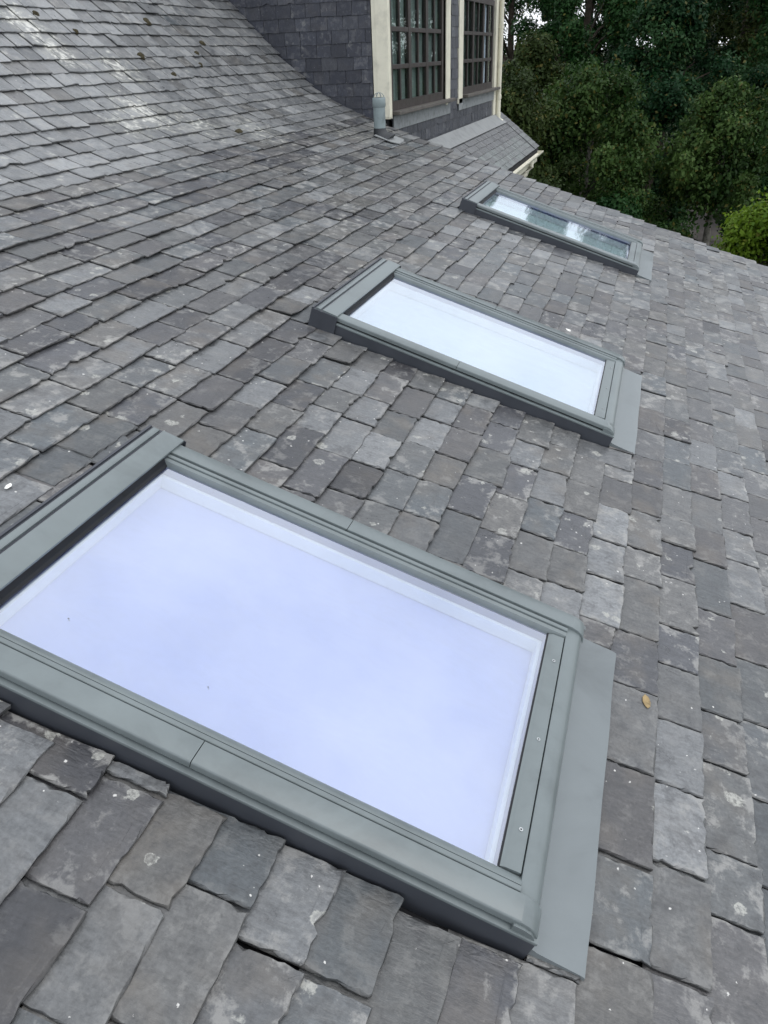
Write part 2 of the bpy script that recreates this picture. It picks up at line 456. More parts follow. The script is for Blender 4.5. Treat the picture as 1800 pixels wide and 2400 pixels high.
# ------------------------------------------------------------------ one slate
def slate_shape(w, ln, th, seed, detail, rough=1.0):
    """ragged slate in its own plane: returns outline loops [(u, v, h)] bottom, middle, top; u across, v down from the head"""
    r = random.Random(seed)
    ks, kt = (10, 10) if detail >= 2 else ((3, 4) if detail == 1 else (2, 2))
    pts = [(0.0, 0.0)]
    cl = r.random() < 0.30 * rough and detail > 0
    cr = r.random() < 0.30 * rough and detail > 0
    cs1, cs2 = r.uniform(0.005, 0.018), r.uniform(0.005, 0.018)
    skew = r.uniform(-0.005, 0.005) * rough
    for i in range(1, ks):
        pts.append(((r.uniform(-0.0008, 0.0010) + (r.uniform(0.002, 0.006) if r.random() < 0.09 else 0)) * rough, ln * (0.35 + 0.65 * (i + r.uniform(-0.35, 0.35)) / ks)))
    tail = []
    for i in range(kt + 1):
        t = i / kt
        v = ln + skew * (t - 0.5) * 2 + (r.uniform(-0.0016, 0.0012) - (r.uniform(0.002, 0.007) if r.random() < 0.14 else 0)) * rough
        u = w * (t + (r.uniform(-0.4, 0.4) / kt if 0 < i < kt else 0))
        if i == 0 and cl: tail += [(0.0, v - cs1), (cs2 * 0.7, v)]; continue
        if i == kt and cr: tail += [(w - cs1 * 0.7, v), (w, v - cs2)]; continue
        tail.append((u, v))
    if r.random() < 0.07 * rough and detail > 0:      # a bite out of the tail
        j = r.randrange(1, len(tail) - 1)
        tail[j] = (tail[j][0], tail[j][1] - r.uniform(0.008, 0.022))
    pts += tail
    for i in range(ks - 1, 0, -1):
        pts.append((w - (r.uniform(-0.0008, 0.0010) + (r.uniform(0.002, 0.006) if r.random() < 0.09 else 0)) * rough, ln * (0.35 + 0.65 * (i + r.uniform(-0.35, 0.35)) / ks)))
    pts.append((w, 0.0))
    bot, mid, top, inn = [], [], [], []
    for (u, v) in pts:
        du = 1 if u < w * 0.02 + 0.002 else (-1 if u > w * 0.98 - 0.002 else 0)
        dv = -1 if v > ln - 0.035 else 0
        c = r.uniform(0.001, 0.005)
        a = r.uniform(0.0, 0.0012) * rough
        b = a + (r.uniform(0.0005, 0.0035) if r.random() < 0.66 else r.uniform(0.002, 0.009)) * rough
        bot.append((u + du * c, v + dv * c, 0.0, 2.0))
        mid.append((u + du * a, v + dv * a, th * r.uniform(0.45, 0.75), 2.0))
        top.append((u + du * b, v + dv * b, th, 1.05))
        k = r.uniform(0.018, 0.030)
        iu = min(max(u, k), w - k) if w > 3 * k else w / 2
        inn.append((iu, min(v, ln - k) if v > ln * 0.4 else v, th + r.uniform(-0.0006, 0.0006), 0.0))
    return bot, mid, top, inn

def slate_mesh(mb, mapper, w, ln, th, tilt, seed, detail, rnd, lift=0.0, rough=1.0, cut_head=0.0):
    """mapper(u, v, n) -> world; the tail underside stands at n = 0.003 + lift, the head sinks by tilt per metre"""
    bot, mid, top, inn = slate_shape(w, ln, th, seed, detail, rough)
    r = random.Random(seed * 7 + 3)
    la, lb = r.uniform(0, 0.0032), r.uniform(0, 0.0032)
    if r.random() < 0.06: la += r.uniform(0.002, 0.008)
    if r.random() < 0.06: lb += r.uniform(0.002, 0.008)
    off = (r.uniform(0, 60), r.uniform(0, 60), r.uniform(0, 60))
    loops = (bot, mid, top, inn) if detail >= 2 else ((bot, mid, top) if detail == 1 else (bot, top))
    vs, lc, rn = [], [], []
    n = len(bot)
    for lp in loops:
        for (u, v, h, ed) in lp:
            v2 = max(v, cut_head)
            nn = 0.003 + lift + tilt * (v2 - ln) + h + (la * (1 - u / w) + lb * u / w) * (v2 / ln)
            vs.append(mapper(u, v2, nn))
            lc.append((u + off[0], v + off[1], h * 2 + off[2]))
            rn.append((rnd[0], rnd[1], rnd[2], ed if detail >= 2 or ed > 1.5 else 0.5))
    fs = []
    L = len(loops)
    for k in range(L - 1):
        for i in range(n - 1):
            fs.append((k * n + i, k * n + i + 1, (k + 1) * n + i + 1, (k + 1) * n + i))
    fs.append(tuple((L - 1) * n + i for i in range(n)))
    mb.add(vs, fs, None, lc)
    mb.rnd.extend(rn)

# ------------------------------------------------------------------ the main slate roof
Y0, Y1 = -1.8, 7.47
roof = tag(empty('slate_roof', (0, 3, 0)), 'large weathered grey slate roof that sweeps up into a steeper slope, holding the skylights', 'roof')
roof_inv = Matrix.Translation((0, -3, 0))
def roof_local(p): return (p[0], p[1] - 3.0, p[2])

SKY_A = (0.0, 2.315, 5.345)           # where each skylight's glass starts along the courses
SKY_W = (0.758, 0.758, 0.705)
GL = 1.25
def in_sky(a0, a1, s0, s1):
    for x, gw in zip(SKY_A, SKY_W):
        if a1 > x - 0.118 and a0 < x + gw + 0.112 and s1 > -0.125 and s0 < 1.352:
            return x - 0.120, x + gw + 0.114
    return None

courses = []
t = 3.284
while t > -2.1:
    courses.append((t, 0.129)); t -= 0.129
while t > -4.6:
    courses.append((t, 0.117)); t -= 0.117
rec = []
NEW_SLATES = [(4.979, 0.141), (5.06, 0.414), (4.951, 0.601)]
for ci, (tail, e) in enumerate(courses):
    small = tail < -2.15
    y = Y0 + rng.uniform(-0.2, 0)
    while y < Y1:
        wd = rng.uniform(0.135, 0.185) if small else rng.choice((rng.uniform(0.21, 0.30), rng.uniform(0.23, 0.29), rng.uniform(0.17, 0.25)))
        if not small and tail < -1.5: wd = rng.uniform(0.15, 0.24)
        a0, a1 = y + rng.uniform(0.001, 0.004), y + wd - rng.uniform(0.001, 0.004)
        y += wd
        end = Y1 + rng.uniform(-0.03, 0.03)
        if a1 > end - 0.05: a1 = end; y = Y1 + 1
        if a1 - a0 < 0.05: continue
        tl = tail + rng.uniform(-0.0042, 0.0042) + (rng.uniform(0.004, 0.016) if rng.random() < 0.06 else 0)
        pieces = [(a0, a1, tl, 0.0)]
        if 1.352 < tl < 1.50:
            for x, gw in zip(SKY_A, SKY_W):
                if a1 > x - 0.10 and a0 < x + gw + 0.09: tl = 1.463
        h = in_sky(a0, a1, tl - e, tl)
        if h:
            pieces = []
            if a0 < h[0] - 0.03: pieces.append((a0, min(a1, h[0]), tl, 0.0))
            if a1 > h[1] + 0.03: pieces.append((max(a0, h[1]), a1, tl, 0.0))
            if not pieces or True:
                lo, hi = max(a0, h[0]), min(a1, h[1])
                if hi - lo > 0.03:
                    if tl - e < -0.145: pieces.append((lo, hi, -0.130, 0.0))
                    if tl > 1.38: pieces.append((lo, hi, tl, 1.356))
        for (b0, b1, tt, cut) in pieces:
            head = tt - 2.05 * e
            hh = in_sky(b0, b1, head, tt)
            cuth = max(0.0, cut - head) if cut else 0.0
            if hh and not cut and tt > 1.352 and b1 > hh[0] + 0.002 and b0 < hh[1] - 0.002: cuth = max(0.0, 1.356 - head)
            rec.append((b0, b1, tt, e, head, cuth))
def shoelace(q): return abs(sum(q[i][0] * q[(i + 1) % 4][1] - q[(i + 1) % 4][0] * q[i][1] for i in range(4))) / 2
scored = []
for i, (b0, b1, tt, e, head, cuth) in enumerate(rec):
    q = [project(on_roof(a, s, 0)) for a, s in ((b0, tt - e), (b1, tt - e), (b1, tt), (b0, tt))]
    if any(c is None for c in q): scored.append((0.0, i)); continue
    # the share of the slate inside the picture
    inside = 0
    for fu in (0.1, 0.3, 0.5, 0.7, 0.9):
        for fv in (0.2, 0.5, 0.8):
            p = project(on_roof(b0 + fu * (b1 - b0), tt - e + fv * e, 0))
            if p and 0 < p[0] < 1800 and 0 < p[1] < 2400: inside += 1
    scored.append((shoelace(q) * inside / 15.0, i))
order = sorted(scored, reverse=True)
single = {i for ar, i in order[:300]}
area = {i: ar for ar, i in scored}
rest = MB()
TB = 0.0110
for i, (b0, b1, tt, e, head, cuth) in enumerate(rec):
    rr = random.Random(1000 + i)
    w_, ln = b1 - b0, tt - head
    dt = 2 if area[i] > 2500 else (1 if area[i] > 350 else 0)
    rnd = (min(0.78, max(0, rr.gauss(0.42, 0.22))), rr.random(), rr.random(), 1.0)
    yc, sc_ = (b0 + b1) / 2, tt - e / 2
    if sc_ < -1.7: rnd = (min(1, max(0, rr.gauss(0.80, 0.13))), rr.random() * 0.75, rr.random() * 0.5, 1.0)
    for (ya, sa) in NEW_SLATES:
        if b0 < ya < b1 and tt - e < sa < tt: rnd = (0.88, 0.45, 0.0, 1.0)
    th = rr.uniform(0.0085, 0.0135)
    lift = rr.uniform(0.0012, 0.0038) if rr.random() < 0.93 else rr.uniform(0.004, 0.008)
    mp = lambda u, v, n, b0=b0, head=head: roof_local(on_roof(b0 + u, head + v, n))
    if i in single:
        mb = MB()
        slate_mesh(mb, mp, w_, ln, th, TB / e, 5000 + i, max(dt, 1), rnd, lift, 1.0, cuth)
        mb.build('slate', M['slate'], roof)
    else:
        slate_mesh(rest, mp, w_, ln, th, TB / e, 5000 + i, dt, rnd, lift, 1.0 if dt else 0.5, cuth)
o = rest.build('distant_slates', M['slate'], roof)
tag(o, kind='stuff')

# deck under the slates, verge and the wall below it
mb = MB()
ss = np.linspace(3.30, -4.7, 70)
up = [on_roof(0, s, -0.032) for s in ss]
dn = [on_roof(0, s, -0.14) for s in ss]
ring = [(p[0], p[2]) for p in up] + [(p[0], p[2]) for p in reversed(dn)]
mb.extrude(ring, 1, Y0 - 3.0, Y1 - 0.03 - 3.0)
mb.build('roof_deck', M['deck'], roof)
mb = MB()
xs = np.linspace(3.0, -4.2, 40)
zt = [float(np.interp(-x, -_ys, _z)) - 0.16 for x in xs]
ring = list(zip(xs, zt)) + [(-4.2, -7.5), (3.0, -7.5)]
mb.extrude([(float(a), float(b)) for a, b in ring], 1, Y0 - 3.0 + 0.1, Y1 - 0.10 - 3.0)
mb.build('gable_wall', M['stone'], roof)

# ------------------------------------------------------------------ skylights
def make_skylight(x0, gw, label, blind):
    root = tag(empty('roof_skylight', (0, x0, 0), (0, PIT, 0)), label, 'skylight', 'skylights in a row on the slate roof')
    A0, A1 = -0.113, gw + 0.105           # outer faces of the kerb, near and far
    def P(name, mat, fn, smooth=False, bevel=0.0, parent=root):
        mb = MB(); fn(mb)
        ob = mb.build(name, mat, parent, bevel=bevel)
        if smooth: auto_smooth(ob, 40)
        return ob
    S1 = GL + 0.108
    # kerb: four upstands with a narrow lip at the top
    P('kerb_side', M['kerb'], lambda b: b.extrude([(A0, -0.03), (A0, 0.057), (A0 + 0.004, 0.060), (A0 + 0.020, 0.060), (A0 + 0.020, -0.03)], 0, -0.112, S1 - 0.004))
    P('kerb_side', M['kerb'], lambda b: b.extrude([(A1, -0.03), (A1, 0.057), (A1 - 0.004, 0.060), (A1 - 0.020, 0.060), (A1 - 0.020, -0.03)], 0, -0.112, S1 - 0.004))
    P('kerb_lip', M['cover'], lambda b: b.extrude([(A0 - 0.0015, 0.055), (A0 - 0.0015, 0.0610), (A0 - 0.0005, 0.0625), (A0 + 0.016, 0.0640), (A0 + 0.016, 0.0605), (A0 + 0.003, 0.0605), (A0 + 0.003, 0.055)], 0, 0.010, S1 - 0.002))
    P('kerb_lip', M['cover'], lambda b: b.extrude([(A1 + 0.0015, 0.055), (A1 + 0.0015, 0.0610), (A1 + 0.0005, 0.0625), (A1 - 0.016, 0.0640), (A1 - 0.016, 0.0605), (A1 - 0.003, 0.0605), (A1 - 0.003, 0.055)], 0, 0.010, S1 - 0.002))
    # side covers, each of two lengths with a butt joint; top edge rounded over
    def side_prof(near):
        a, sg = (A0, 1) if near else (A1, -1)
        pr = [(0.012, 0.0710), (0.0085, 0.0712), (0.0080, 0.0850), (0.0092, 0.0885), (0.0125, 0.0905), (0.064, 0.0915), (0.0655, 0.0900), (0.0655, 0.0700)]
        return [(a + sg * d, n) for d, n in pr]
    for near in (True, False):
        pr = side_prof(near)
        for (s0, s1) in ((0.004, 0.5965), (0.5985, GL + 0.060)):
            P('side_cover', M['cover'], lambda b: b.extrude(pr, 0, s0, s1), True)
        # rounded lower end of the cover, drooping to the apron
        mb = MB()
        n = len(pr)
        steps = [(GL + 0.060, 0.0), (GL + 0.078, 0.003), (GL + 0.092, 0.010), (GL + 0.102, 0.022), (GL + 0.106, 0.034)]
        for (s, dz) in steps: mb.v += [(s, p, max(0.045, q - dz * (q - 0.045) / 0.045)) for p, q in pr]
        for k in range(len(steps) - 1):
            mb.f += [(k * n + i, k * n + (i + 1) % n, (k + 1) * n + (i + 1) % n, (k + 1) * n + i) for i in range(n)]
        mb.f += [tuple(range(n - 1, -1, -1)), tuple((len(steps) - 1) * n + i for i in range(n))]
        auto_smooth(mb.build('side_cover_end', M['cover'], root), 40)
        # stepped glazing bead between cover and glass
        a, sg = (A0, 1) if near else (A1, -1)
        be = [(0.0705, 0.060), (0.0705, 0.0850), (0.0720, 0.0865), (0.082, 0.0860), (0.0835, 0.0845), (0.0840, 0.0775), (0.0865, 0.0775), (0.0870, 0.0815), (0.098, 0.0790), (0.1125 if near else 0.1045, 0.0680), (0.1125 if near else 0.1045, 0.060)]
        P('glazing_bead', M['cover'], lambda b: b.extrude([(a + sg * d, q) for d, q in be], 0, 0.004, GL + 0.049), True)
        P('bead_seal', M['rubber'], lambda b: b.extrude([(a + sg * d, q) for d, q in ((0.066, 0.055), (0.066, 0.074), (0.0725, 0.074), (0.0725, 0.055))], 0, 0.004, GL + 0.05))
    # sash body hidden below the covers, closing the frame
    P('sash_frame', M['kerb'], lambda b: (b.box(-0.10, GL + 0.085, A0 + 0.018, -0.004, -0.03, 0.0595), b.box(-0.10, GL + 0.085, gw + 0.004, A1 - 0.018, -0.03, 0.0595),
                                          b.box(-0.10, -0.004, -0.004, gw + 0.004, -0.03, 0.0595), b.box(GL + 0.004, GL + 0.085, -0.004, gw + 0.004, -0.03, 0.0595)))
    # glass, and the lining and closed blind seen through it
    P('glass_pane', M['glass'], lambda b: b.box(-0.003, GL + 0.003, -0.003, gw + 0.003, 0.0605, 0.0655))
    def ring(b, z0, z1, t, ins):
        x0_, x1_, y0_, y1_ = ins, GL - ins, ins, gw - ins
        b.box(x0_ - t, x0_, y0_ - t, y1_ + t, z0, z1); b.box(x1_, x1_ + t, y0_ - t, y1_ + t, z0, z1)
        b.box(x0_, x1_, y0_ - t, y0_, z0, z1); b.box(x0_, x1_, y1_, y1_ + t, z0, z1)
    P('spacer', M['spacer'], lambda b: ring(b, 0.034, 0.060, 0.006, 0.004))
    P('lining', M['lining'], lambda b: ring(b, -0.010, 0.033, 0.020, 0.014))
    P('blind', M[blind], lambda b: b.box(0.0, GL, 0.0, gw, -0.024, -0.012))
    # bottom: screwed strip, rounded cover and apron
    P('bottom_strip', M['cover'], lambda b: b.extrude([(GL + 0.002, 0.060), (GL + 0.002, 0.0690), (GL + 0.010, 0.0720), (GL + 0.012, 0.0735), (GL + 0.046, 0.0760), (GL + 0.046, 0.060)], 1, 0.002, gw - 0.002), True)
    P('strip_seal', M['rubber'], lambda b: b.box(GL - 0.002, GL + 0.0035, 0.0, gw, 0.056, 0.0685))
    cov = [(GL + 0.049, 0.045), (GL + 0.049, 0.0790), (GL + 0.053, 0.0805), (GL + 0.072, 0.0800), (GL + 0.086, 0.0765), (GL + 0.095, 0.0690), (GL + 0.101, 0.0560), (GL + 0.104, 0.0380), (GL + 0.1055, 0.0150), (GL + 0.1055, 0.008), (GL + 0.098, 0.008)]
    P('bottom_cover', M['cover'], lambda b: b.extrude(cov, 1, A0 + 0.002, A1 - 0.002), True)
    for a in (0.10, 0.36 * gw / 0.758, gw - 0.11):
        mb = MB(); mb.tube([(GL + 0.029, a, 0.072), (GL + 0.029, a, 0.0768)], [0.0045, 0.0045], 12)
        sc = mb.build('screw', M['steel'], root)
        mb = MB(); mb.tube([(GL + 0.029, a, 0.0755), (GL + 0.029, a, 0.0771)], [0.0022, 0.0022], 8); mb.build('screw_slot', M['rubber'], sc)
    # apron sheet dressed down on to the slates, with slight ripples and a turned-down edge
    ap = MB()
    ra = random.Random(int(x0 * 100) + 5)
    na = 26
    rows = [(GL + 0.085, 0.036), (GL + 0.108, 0.0300), (GL + 0.118, 0.0268), (GL + 0.165, 0.0250), (GL + 0.212, 0.0238), (GL + 0.2215, 0.0215), (GL + 0.2225, 0.0120)]
    ph = [ra.uniform(0, 6.28) for _ in range(4)]
    for k in range(na + 1):
        f = k / na
        a = (A0 + 0.004) * (1 - f) + (A1 - 0.008) * f
        for (q, zz) in rows:
            g_ = (q - GL - 0.10) / 0.12
            rip = 0.0011 * math.sin(9 * f + ph[0]) + 0.0007 * math.sin(23 * f + ph[1]) + ra.uniform(-0.0003, 0.0003)
            ap.v.append((q + (0.0012 * math.sin(14 * f + ph[2]) if q > GL + 0.2 else 0), a, zz + max(0, g_) * rip))
    nr = len(rows)
    ap.f = [(k * nr + i, k * nr + i + 1, (k + 1) * nr + i + 1, (k + 1) * nr + i) for k in range(na) for i in range(nr - 1)]
    b0_ = len(ap.v)
    for k in (0, na):
        ap.v += [(q, ap.v[k * nr + i][1], 0.010) for i, (q, zz) in enumerate(rows)]
    ap.f += [(i, i + 1, b0_ + i + 1, b0_ + i) for i in range(nr - 1)] + [(na * nr + i, na * nr + i + 1, b0_ + nr + i + 1, b0_ + nr + i) for i in range(nr - 1)]
    auto_smooth(ap.build('apron_flashing', M['apron'], root), 30)
    # hood over the head of the window
    H0, H1 = A0 - 0.008, A1 + 0.008
    hood = P('hood', M['kerb'], lambda b: b.extrude([(-0.118, -0.03), (-0.118, 0.098), (-0.116, 0.1005), (-0.109, 0.1005), (-0.1085, 0.0945), (0.004, 0.0945), (0.004, 0.068), (-0.004, 0.068), (-0.004, -0.03)], 1, H0, H1))
    P('hood_panel', M['cover'], lambda b: b.extrude([(-0.100, 0.092), (-0.100, 0.1005), (-0.098, 0.102), (-0.080, 0.102), (-0.078, 0.1005), (-0.078, 0.092)], 1, H0 + 0.006, H1 - 0.006), True, parent=hood)
    P('hood_panel', M['cover'], lambda b: b.extrude([(-0.067, 0.092), (-0.067, 0.1010), (-0.065, 0.103), (0.003, 0.1005), (0.0065, 0.0985), (0.0065, 0.092)], 1, H0 + 0.004, H1 - 0.004), True, parent=hood)
    P('hood_side', M['kerb'], lambda b: b.box(-0.117, 0.012, H0 - 0.003, H0 - 0.0005, -0.02, 0.0945), parent=hood)
    P('hood_side', M['kerb'], lambda b: b.box(-0.117, 0.012, H1 + 0.0005, H1 + 0.003, -0.02, 0.0945), parent=hood)
    P('head_brush', M['rubber'], lambda b: (b.extrude([(-0.002, 0.060), (-0.002, 0.090), (0.004, 0.088), (0.012, 0.072), (0.018, 0.0665), (0.018, 0.060)], 1, -0.002, gw + 0.002)), parent=hood)
    return root
make_skylight(SKY_A[0], SKY_W[0], 'big skylight nearest the camera with lavender-tinted glass and grey metal frame, foremost of three', 'blind')
make_skylight(SKY_A[1], SKY_W[1], 'middle of the three skylights, its glass reflecting pale white sky', 'blind_pale')
make_skylight(SKY_A[2], SKY_W[2], 'farthest of the three skylights, its glass reflecting dark tree trunks and sky', 'blind_green')

# ------------------------------------------------------------------ slate-hung dormer wing beyond the verge
FX, CY = -1.40, 7.50                    # front plane and cheek plane
dorm = tag(empty('slate_hung_dormer', (FX, CY, 0.0)), 'dormer wing hung with dark blue slates, cream corner boards and two brown windows', 'dormer')
def D(name, mat, fn, parent=dorm, bevel=0.0, smooth=False):
    mb = MB(); fn(mb)
    mb.v = [(x - FX, y - CY, z) for x, y, z in mb.v]
    ob = mb.build(name, mat, parent, bevel=bevel)
    if smooth: auto_smooth(ob)
    return ob
YE = 13.39
WTOP = 2.75
D('wall', M['deck'], lambda b: (b.box(-5.2, FX - 0.30, CY + 0.03, YE, -7.5, WTOP), b.box(FX - 0.30, FX - 0.03, CY + 0.03, YE, -7.5, 0.60),
                                b.box(FX - 0.30, FX - 0.03, CY + 0.03, YE, 1.80, WTOP), b.box(FX - 0.30, FX - 0.03, 9.80, 10.90, 0.60, 1.80),
                                b.box(FX - 0.30, FX - 0.03, CY + 0.03, 7.62, 0.60, 1.80), b.box(FX - 0.30, FX - 0.03, 13.04, YE, 0.60, 1.80)))
D('wing_roof', M['lead'], lambda b: b.box(-5.4, FX + 0.35, CY - 0.25, YE + 0.3, WTOP, WTOP + 0.12))
def hung(plane, h0, h1, z0, z1, wd, e, skip, seed, mat):
    """slates hung on the cheek ('y' plane) or the front ('x' plane); skip(h, z) drops those under windows or behind the roof"""
    r = random.Random(seed)
    z = z0
    while z < z1:
        h = h0 - r.uniform(0, wd)
        while h < h1:
            w_ = wd * r.uniform(0.93, 1.07)
            a, b = max(h, h0), min(h + w_, h1)
            h += w_
            if b - a < 0.03 or skip((a + b) / 2, z + e / 2, a, b): continue
            mb = MB()
            dz = r.uniform(-0.003, 0.003)
            ln = 1.95 * e
            if plane == 'y': mp = lambda u, v, n: (a + u - FX, CY - 0.004 - n - CY, z + dz + ln - v)
            else: mp = lambda u, v, n: (FX + 0.004 + n - FX, a + u - CY, z + dz + ln - v)
            slate_mesh(mb, mp, b - a - 0.003, ln, 0.006, 0.006 / e, r.randrange(10 ** 6), 1, (min(1, max(0, r.gauss(0.42, 0.2))), r.random(), r.random() * 0.3, 1), r.choice((0, 0, 0, 0.002)), 0.35)
            if plane == 'y': mb.f = [tuple(reversed(q)) for q in mb.f]
            mb.build('hung_slate', mat, dorm)
        z += e
def skip_cheek(h, z, a, b): return z + 0.10 < float(np.interp(-b, -_ys, _z))
hung('y', -3.75, -1.545, 0.28, 2.4, 0.172, 0.118, skip_cheek, 3, M['wall_slate'])
def skip_front(h, z, a, b):
    if z < 0.47: return False
    return not (10.14 < h < 10.56)
hung('x', 7.62, 13.08, -0.02, 1.9, 0.20, 0.118, skip_front, 4, M['wall_slate'])
# boards
D('corner_board', M['cream'], lambda b: (b.box(-1.540, FX + 0.022, CY - 0.020, CY + 0.085, 0.535, WTOP), b.box(-1.500, FX + 0.030, CY - 0.027, CY + 0.055, 0.55, WTOP)), bevel=0.004)
D('corner_board', M['cream'], lambda b: b.box(FX - 0.10, FX + 0.024, 13.14, 13.392, 0.10, WTOP), bevel=0.004)
D('window_board', M['cream'], lambda b: (b.box(FX - 0.03, FX + 0.024, 9.86, 10.12, 0.50, WTOP), b.box(FX - 0.03, FX + 0.034, 9.86, 9.96, 0.53, WTOP)), bevel=0.004)
D('window_board', M['cream'], lambda b: b.box(FX - 0.03, FX + 0.026, 10.60, 10.84, 0.50, WTOP), bevel=0.004)
def window(y0, y1, z0, z1, curt):
    fr = D('window', M['brown'], lambda b: (b.box(FX - 0.05, FX + 0.004, y0, y1, z0, z0 + 0.085), b.box(FX - 0.05, FX + 0.004, y0, y1, z1 - 0.07, z1),
                                            b.box(FX - 0.05, FX + 0.004, y0, y0 + 0.07, z0 + 0.085, z1 - 0.07), b.box(FX - 0.05, FX + 0.004, y1 - 0.09, y1, z0 + 0.085, z1 - 0.07)))
    iy0, iy1 = y0 + 0.07, y1 - 0.09
    wid = (iy1 - iy0 - 2 * 0.10) / 3
    zs = [z0 + 0.085, z0 + 0.40, z0 + 0.735, z1 - 0.07]
    for k in range(3):
        ya = iy0 + k * (wid + 0.10)
        if k: D('mullion', M['brown'], lambda b: b.box(FX - 0.05, FX - 0.001, ya - 0.10, ya, zs[0], zs[3]), fr)
        D('muntin', M['brown'], lambda b: b.box(FX - 0.04, FX - 0.005, ya + wid / 2 - 0.02, ya + wid / 2 + 0.02, zs[0], zs[3]), fr)
        for j in range(3):
            if j: D('glazing_bar', M['brown'], lambda b: b.box(FX - 0.038, FX - 0.003, ya, ya + wid, zs[j] - 0.022, zs[j] + 0.022), fr, 0.004)
            for h in range(2):
                p0 = ya + h * wid / 2 + (0.02 if h else 0); p1 = ya + (h + 1) * wid / 2 - (0 if h else 0.02)
                b0 = zs[j] + (0.022 if j else 0); b1 = zs[j + 1] - (0.022 if j < 2 else 0)
                tl = rng.uniform(-0.0012, 0.0012)
                def pane(b):
                    b.add([(FX - 0.016 + tl, p0, b0), (FX - 0.016 - tl, p1, b0), (FX - 0.016 - tl, p1, b1), (FX - 0.016 + tl, p0, b1),
                           (FX - 0.020 + tl, p0, b0), (FX - 0.020 - tl, p1, b0), (FX - 0.020 - tl, p1, b1), (FX - 0.020 + tl, p0, b1)],
                          [(0, 1, 2, 3), (7, 6, 5, 4), (0, 4, 5, 1), (1, 5, 6, 2), (2, 6, 7, 3), (3, 7, 4, 0)])
                D('pane', M['pane'], pane, fr)
    D('room', M['room'], lambda b: (b.box(FX - 1.60, FX - 1.55, y0, y1, z0, z1), b.box(FX - 1.55, FX - 0.10, y0, y1, z0 - 0.02, z0), b.box(FX - 1.55, FX - 0.10, y0, y1, z1, z1 + 0.02)), fr)
    for (c0, c1, mt) in curt:
        n = max(6, int((c1 - c0) / 0.05))
        mb = MB()
        for i in range(n + 1):
            yy = c0 + (c1 - c0) * i / n
            xx = FX - 0.060 + 0.012 * math.sin(i * 1.7)
            mb.v += [(xx - FX, yy - CY, z0), (xx - FX, yy - CY, z1)]
        mb.f = [(2 * i, 2 * i + 2, 2 * i + 3, 2 * i + 1) for i in range(n)]
        mb.build('curtain', mt, fr)
    return fr
# the wall box is solid behind the windows: the rooms sit in front of its recess
window(7.62, 9.83, 0.60, 1.78, [(7.68, 9.74, M['curtain'])])
window(10.87, 13.06, 0.60, 1.78, [(11.0, 12.45, M['curtain']), (12.55, 12.95, M['whitecurtain'])])
D('window_sill', M['silltop'], lambda b: b.box(FX - 0.02, FX + 0.10, 7.60, 10.13, 0.562, 0.598), bevel=0.006)
D('window_sill', M['silltop'], lambda b: b.box(FX - 0.02, FX + 0.10, 10.86, 13.30, 0.562, 0.598), bevel=0.006)
D('lead_skirt', M['leadboard'], lambda b: b.box(FX + 0.018, FX + 0.026, 7.62, 10.12, 0.42, 0.56))
D('lead_skirt', M['leadboard'], lambda b: b.box(FX + 0.018, FX + 0.026, 10.62, 13.13, 0.42, 0.56))

# ------------------------------------------------------------------ lower roof below the dormer front
K = math.tan(R(38.0)); LQ = math.cos(R(38.0))
LX0, LX1 = FX + 0.02, -0.70
def lz(x): return 0.10 - K * (x + 1.30)
lower = tag(empty('lower_slate_roof', (LX1, 10.8, lz(LX1))), 'small neat slate roof below the dormer windows, with grey flashing and cream gutter', 'roof')
LO = (LX1, 10.8, lz(LX1))
def LR(name, mat, fn, parent=lower, bevel=0.0, smooth=False):
    mb = MB(); fn(mb)
    mb.v = [(x - LO[0], y - LO[1], z - LO[2]) for x, y, z in mb.v]
    ob = mb.build(name, mat, parent, bevel=bevel)
    if smooth: auto_smooth(ob)
    return ob
LR('roof_deck', M['deck'], lambda b: b.extrude([(LX0, lz(LX0) - 0.03), (LX1 - 0.01, lz(LX1) - 0.02), (LX1 - 0.01, lz(LX1) - 0.12), (LX0, lz(LX0) - 0.2)], 1, 7.6, 13.98))
LL = (LX1 - LX0) / LQ
rl = random.Random(5)
d = LL
e = 0.095
while d > 0.10:
    y = 9.2 - rl.uniform(0, 0.1)
    while y < 14.02:
        w_ = rl.uniform(0.13, 0.17)
        a, b = y, min(y + w_ - 0.003, 14.02 + rl.uniform(-0.01, 0.01))
        y += w_
        if b - a < 0.03: continue
        mb = MB()
        hd = d - 2 * e + rl.uniform(-0.003, 0.003)
        def mp(u, v, n):
            q = hd + v
            x = LX0 + q * LQ + n * math.sin(R(38)); z = lz(LX0) - q * math.sin(R(38)) + n * LQ
            return (x - LO[0], a + u - LO[1], z - LO[2])
        slate_mesh(mb, mp, b - a, 2 * e, 0.006, 0.006 / e, rl.randrange(10 ** 6), 1, (min(1, max(0, rl.gauss(0.3 + 0.5 * (d > LL - 0.3), 0.2))), rl.random(), rl.random() * 0.3, 1), 0, 0.4)
        mb.build('slate', M['lower_slate'], lower)
    d -= e
def band(b, q0, q1, n, y0, y1):
    s38 = math.sin(R(38))
    f = lambda q, nn: (LX0 + q * LQ + nn * s38, lz(LX0) - q * s38 + nn * LQ)
    b.extrude([f(q0, n), f(q1, n), f(q1, n - 0.006), f(q0, n - 0.006)], 1, y0, y1)
LR('flashing', M['lead'], lambda b: (band(b, -0.02, 0.20, 0.026, 8.6, 13.46),))
LR('seam', M['rubber'], lambda b: band(b, 0.19, LL - 0.01, 0.019, 13.47, 13.485))
LR('fascia_board', M['cream'], lambda b: b.box(LX1 - 0.05, LX1 - 0.025, 8.6, 14.0, lz(LX1) - 0.24, lz(LX1) - 0.03), bevel=0.004)
